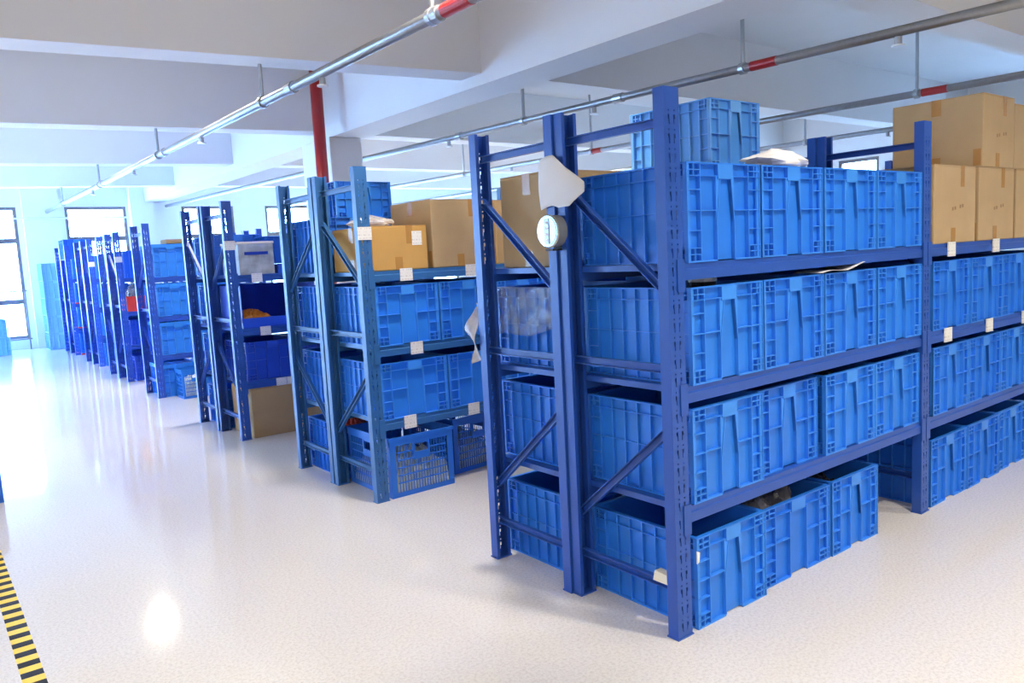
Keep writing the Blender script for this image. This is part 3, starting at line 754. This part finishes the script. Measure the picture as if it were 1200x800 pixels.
b = MB(); b.box(0, .45, 0, .53, 0, .005); b.box(0, .45, 0, .005, .005, .08); b.box(0, .45, .525, .53, .005, .08); b.box(0, .005, .005, .525, .005, .08); b.box(.445, .45, .005, .525, .005, .08)
b.obj('body', M_BIN, t).color = (1.1, 1.1, 1.05, 1)
r = MB(); r.box(-.006, .456, -.006, 0, .07, .08); r.box(-.006, 0, 0, .53, .07, .08); r.box(.45, .456, 0, .53, .07, .08); r.obj('rim', M_BIN, t).color = (1.1, 1.1, 1.05, 1)
# red bin on rack E with a grey bag
t = thing('red_bin', (.205, YE+.0, ZL[1]), 'small red bin on the second shelf of a far rack', 'bin')
b = MB(); b.box(0, .24, 0, .35, 0, .006); b.box(0, .24, 0, .006, .006, .2); b.box(0, .24, .344, .35, .006, .2); b.box(0, .006, .006, .344, .006, .2); b.box(.234, .24, .006, .344, .006, .2)
b.obj('body', M_RED, t)
r = MB(); r.box(-.008, .248, -.008, 0, .185, .2); r.box(-.008, 0, 0, .35, .185, .2); r.box(.24, .248, 0, .35, .185, .2); r.obj('rim', M_RED, t)
def bag(name, x, y, z, w, d, h, m, label, seed, cat='bag'):
    """crumpled bag: a faceted closed lump sitting on its base"""
    rnd = random.Random(seed); b = MB(); nu, nv = 16, 9; ps = []
    amp = [(rnd.uniform(1, 5), rnd.uniform(1, 6), rnd.uniform(0, 6)) for _ in range(5)]
    for j in range(nv+1):
        v = j/nv
        for i in range(nu):
            a = 2*math.pi*i/nu
            k = 1 + .13*sum(math.sin(p*a+q*v*3+c) for p, q, c in [(round(p), q, c) for p, q, c in amp])/2 + rnd.uniform(-.10, .10)
            rr = math.sin(math.pi*(.18+.82*v)*.999)**.6 if v < 1 else 0
            ps.append((w/2*rr*k*math.cos(a), d/2*rr*k*math.sin(a), max(0, h*(v*(1+.12*math.sin(2*a+seed)) if v > 0 else 0))))
    fs = [(j*nu+i, j*nu+(i+1) % nu, (j+1)*nu+(i+1) % nu, (j+1)*nu+i) for j in range(nv) for i in range(nu)]
    fs.append(tuple(range(nu-1, -1, -1)))
    b._add(ps, fs)
    return tag(b.obj(name, m, None, (x, y, z)), label, cat)
bag('plastic_bag', .205+.12, YE+.17, ZL[1]+.1, .2, .28, .27, M_BAGG, 'grey plastic bag sticking out of the small red bin', 11)
bag('plastic_bag', .81, .12, ZL[0]+CH-.012, .34, .24, .09, M_BAGW, 'crumpled white plastic bag on a top shelf crate of the nearest rack', 12)
bag('plastic_bag', .20, YB1+.24, zt+.270, .27, .34, .07, M_CLEARBAG, 'clear plastic bag lying on the small yellow carton', 13)
bag('plastic_bag', 1.375, .26, ZL[2]+.012, .13, .28, .385, M_BAGG, 'clear plastic bag poking out of a third shelf crate', 14)
bag('plastic_bag', .735, .25, .012, .25, .34, .36, M_BAGG, 'grey plastic bag heaped in the nearest floor crate, left of two', 15)
bag('plastic_bag', .975, .30, .012, .17, .34, .37, M_BAGG, 'second grey plastic bag in the same floor crate, at right', 16)
goods('dark_goods', 1.10+.205, .02+.28, .012, .36, .50, .33, M_DARKGOODS, 'dark wrapped goods filling the rightmost floor crate of the left bay', 'goods', 17)
goods('red_parts', .085+.22, YB2+.03+.28, .012, .36, .50, .36, M_REDGOODS, 'red orange parts heaped in the floor crate behind the mesh basket', 'parts', 18)

# ------------------------------------------------------------------ film, paper, lamp, small things
def sheet(name, fn, nu, nv, m, label, cat, thick=.0012, smooth=True):
    o = MB().grid(nu, nv, fn).obj(name, m, None, None, smooth); tag(o, label, cat)
    s = o.modifiers.new('thickness', 'SOLIDIFY'); s.thickness = thick
    return o
def film_fn(u, v):
    y = YA2+.595 - .52*u; z = 1.302 - (.235 - .05*u)*v
    return (.098 - .008*math.sin(u*17+v*3) - .012*v - .004*math.sin(u*41+v*19), y, z + .012*math.sin(u*9)*v)
sheet('plastic_film', film_fn, 40, 16, M_FILM, 'clear plastic film hanging over the crate behind the nearest rack', 'film')
def film2(u, v):
    w = .085*min(1, v/.42)*(1-.55*max(0, (v-.42)/.58)) + .004
    return (-.012 + .02*math.sin(v*7+u*3), YA2+DA+.012 + w*u - .01*math.sin(v*12)*u, 1.235 - .27*v - .02*u)
sheet('plastic_film', film2, 8, 22, M_CLEARBAG, 'torn strip of clear film beside the rear post of the nearest rack pair', 'film')
def paper_fn(u, v):
    # u from the far (left in photo) edge to the near edge, v from top to bottom
    y = .650 - (.245 + .04*(1-v)*0)*u - .04*u*(1-abs(2*v-.9))
    z = 1.826 + .012*math.sin(math.pi*min(1, u*1.6)) - .20*v - .135*max(0, u-.38)*(1-v)*1.3
    x = -.016 - .022*math.sin(math.pi*u)*v - .055*u*u*v - .01*math.sin(5*u+3*v)
    return (x, y, z)
sheet('paper_sheet', paper_fn, 24, 16, M_PAPER, 'sheet of white paper taped around the middle post of the nearest rack', 'paper')
def sheet2(u, v): return (.92+.42*u, -.012+.16*v, 1.318 + .016*u*u + .01*math.sin(u*8))
sheet('paper_sheet', lambda u, v: (.98+.36*u, -.008+.14*v, 1.306 + .026*u*u + .006*math.sin(u*8)), 14, 6, M_PAPER, 'white paper lying across two second shelf crates of the nearest rack', 'paper')

t = thing('round_lamp', (-.016, .556, 1.537), 'round chrome inspection lamp fixed below the white paper on the middle post', 'lamp')
MB().cyl((-.004, 0, 0), (-.050, 0, 0), .064, 32).obj('housing', M_GREYP, t)
MB().cyl((-.050, 0, 0), (-.056, 0, 0), .067, 32, .062).obj('bezel', M_CHROME, t)
rf = MB().cyl((-.056, 0, 0), (-.0575, 0, 0), .056, 32).obj('reflector', M_CHROME, t)
MB().box(-.0605, -.0576, -.013, .013, -.050, .050).obj('light_strip', M_STEEL, rf)
for k in range(4): MB().cyl((-.0606, 0, -.036+.024*k), (-.0625, 0, -.036+.024*k), .006, 10).obj('bulb_dot', M_WHITE, rf)
b = MB(); b.box(-.05, .0, -.022, .022, -.078, -.070); b.box(-.004, .0, -.022, .022, -.078, .0); b.obj('bracket', M_BLACK, t)
o = MB().hexa([(-.002,.045,.2015),(.045,.045,.2015),(.045,.118,.2015),(-.002,.118,.2015),(.004,.05,.236),(.04,.05,.236),(.04,.113,.24),(.004,.113,.24)]).obj('foam_block', M_CREAM); bevel(o, .003)
tag(o, 'small cream foam block on the lowest brace of the nearest end frame', 'block')
# round tin rim in the first second-shelf crate
t = thing('tin_can', (.40, .17, ZL[1]+.012), 'dark rimmed tin standing in the first second-shelf crate', 'can')
MB().cyl((0, 0, 0), (0, 0, .355), .055, 20).obj('body', M_BLACK, t, smooth=False)
MB().cyl((0, 0, .355), (0, 0, .368), .058, 20).obj('rim', M_STEEL, t)

# guard rail before the far left window
t = thing('guard_rail', (0, Y1-.20, 0), 'thin grey guard rail in front of the far left window', 'rail')
for z in (.22, 1.2): MB().cyl((-2.2, 0, z), (-.16, 0, z), .014, 8).obj('rail_bar', M_FRAME, t)
for x in (-.20, -1.2, -2.15): MB().cyl((x, 0, 0), (x, 0, 1.2), .012, 8).obj('rail_post', M_FRAME, t)

# hazard tape on the floor
b = MB(); y = -3.0; k = 0
while y < 4.05:
    b.cur = k % 2; y1 = min(4.05, y+.05)
    b._add([(-1.935, y, .0006), (-1.862, y, .0006), (-1.862, y1, .0006), (-1.935, y1, .0006), (-1.935, y, .0), (-1.862, y, .0), (-1.862, y1, .0), (-1.935, y1, .0)],
           [(0,1,2,3),(0,4,5,1),(2,6,7,3),(1,5,6,2),(3,7,4,0)])
    y = y1; k += 1
tag(b.obj('hazard_tape', [M_YEL, M_BLK]), 'yellow and black striped hazard tape on the floor at left', 'tape')
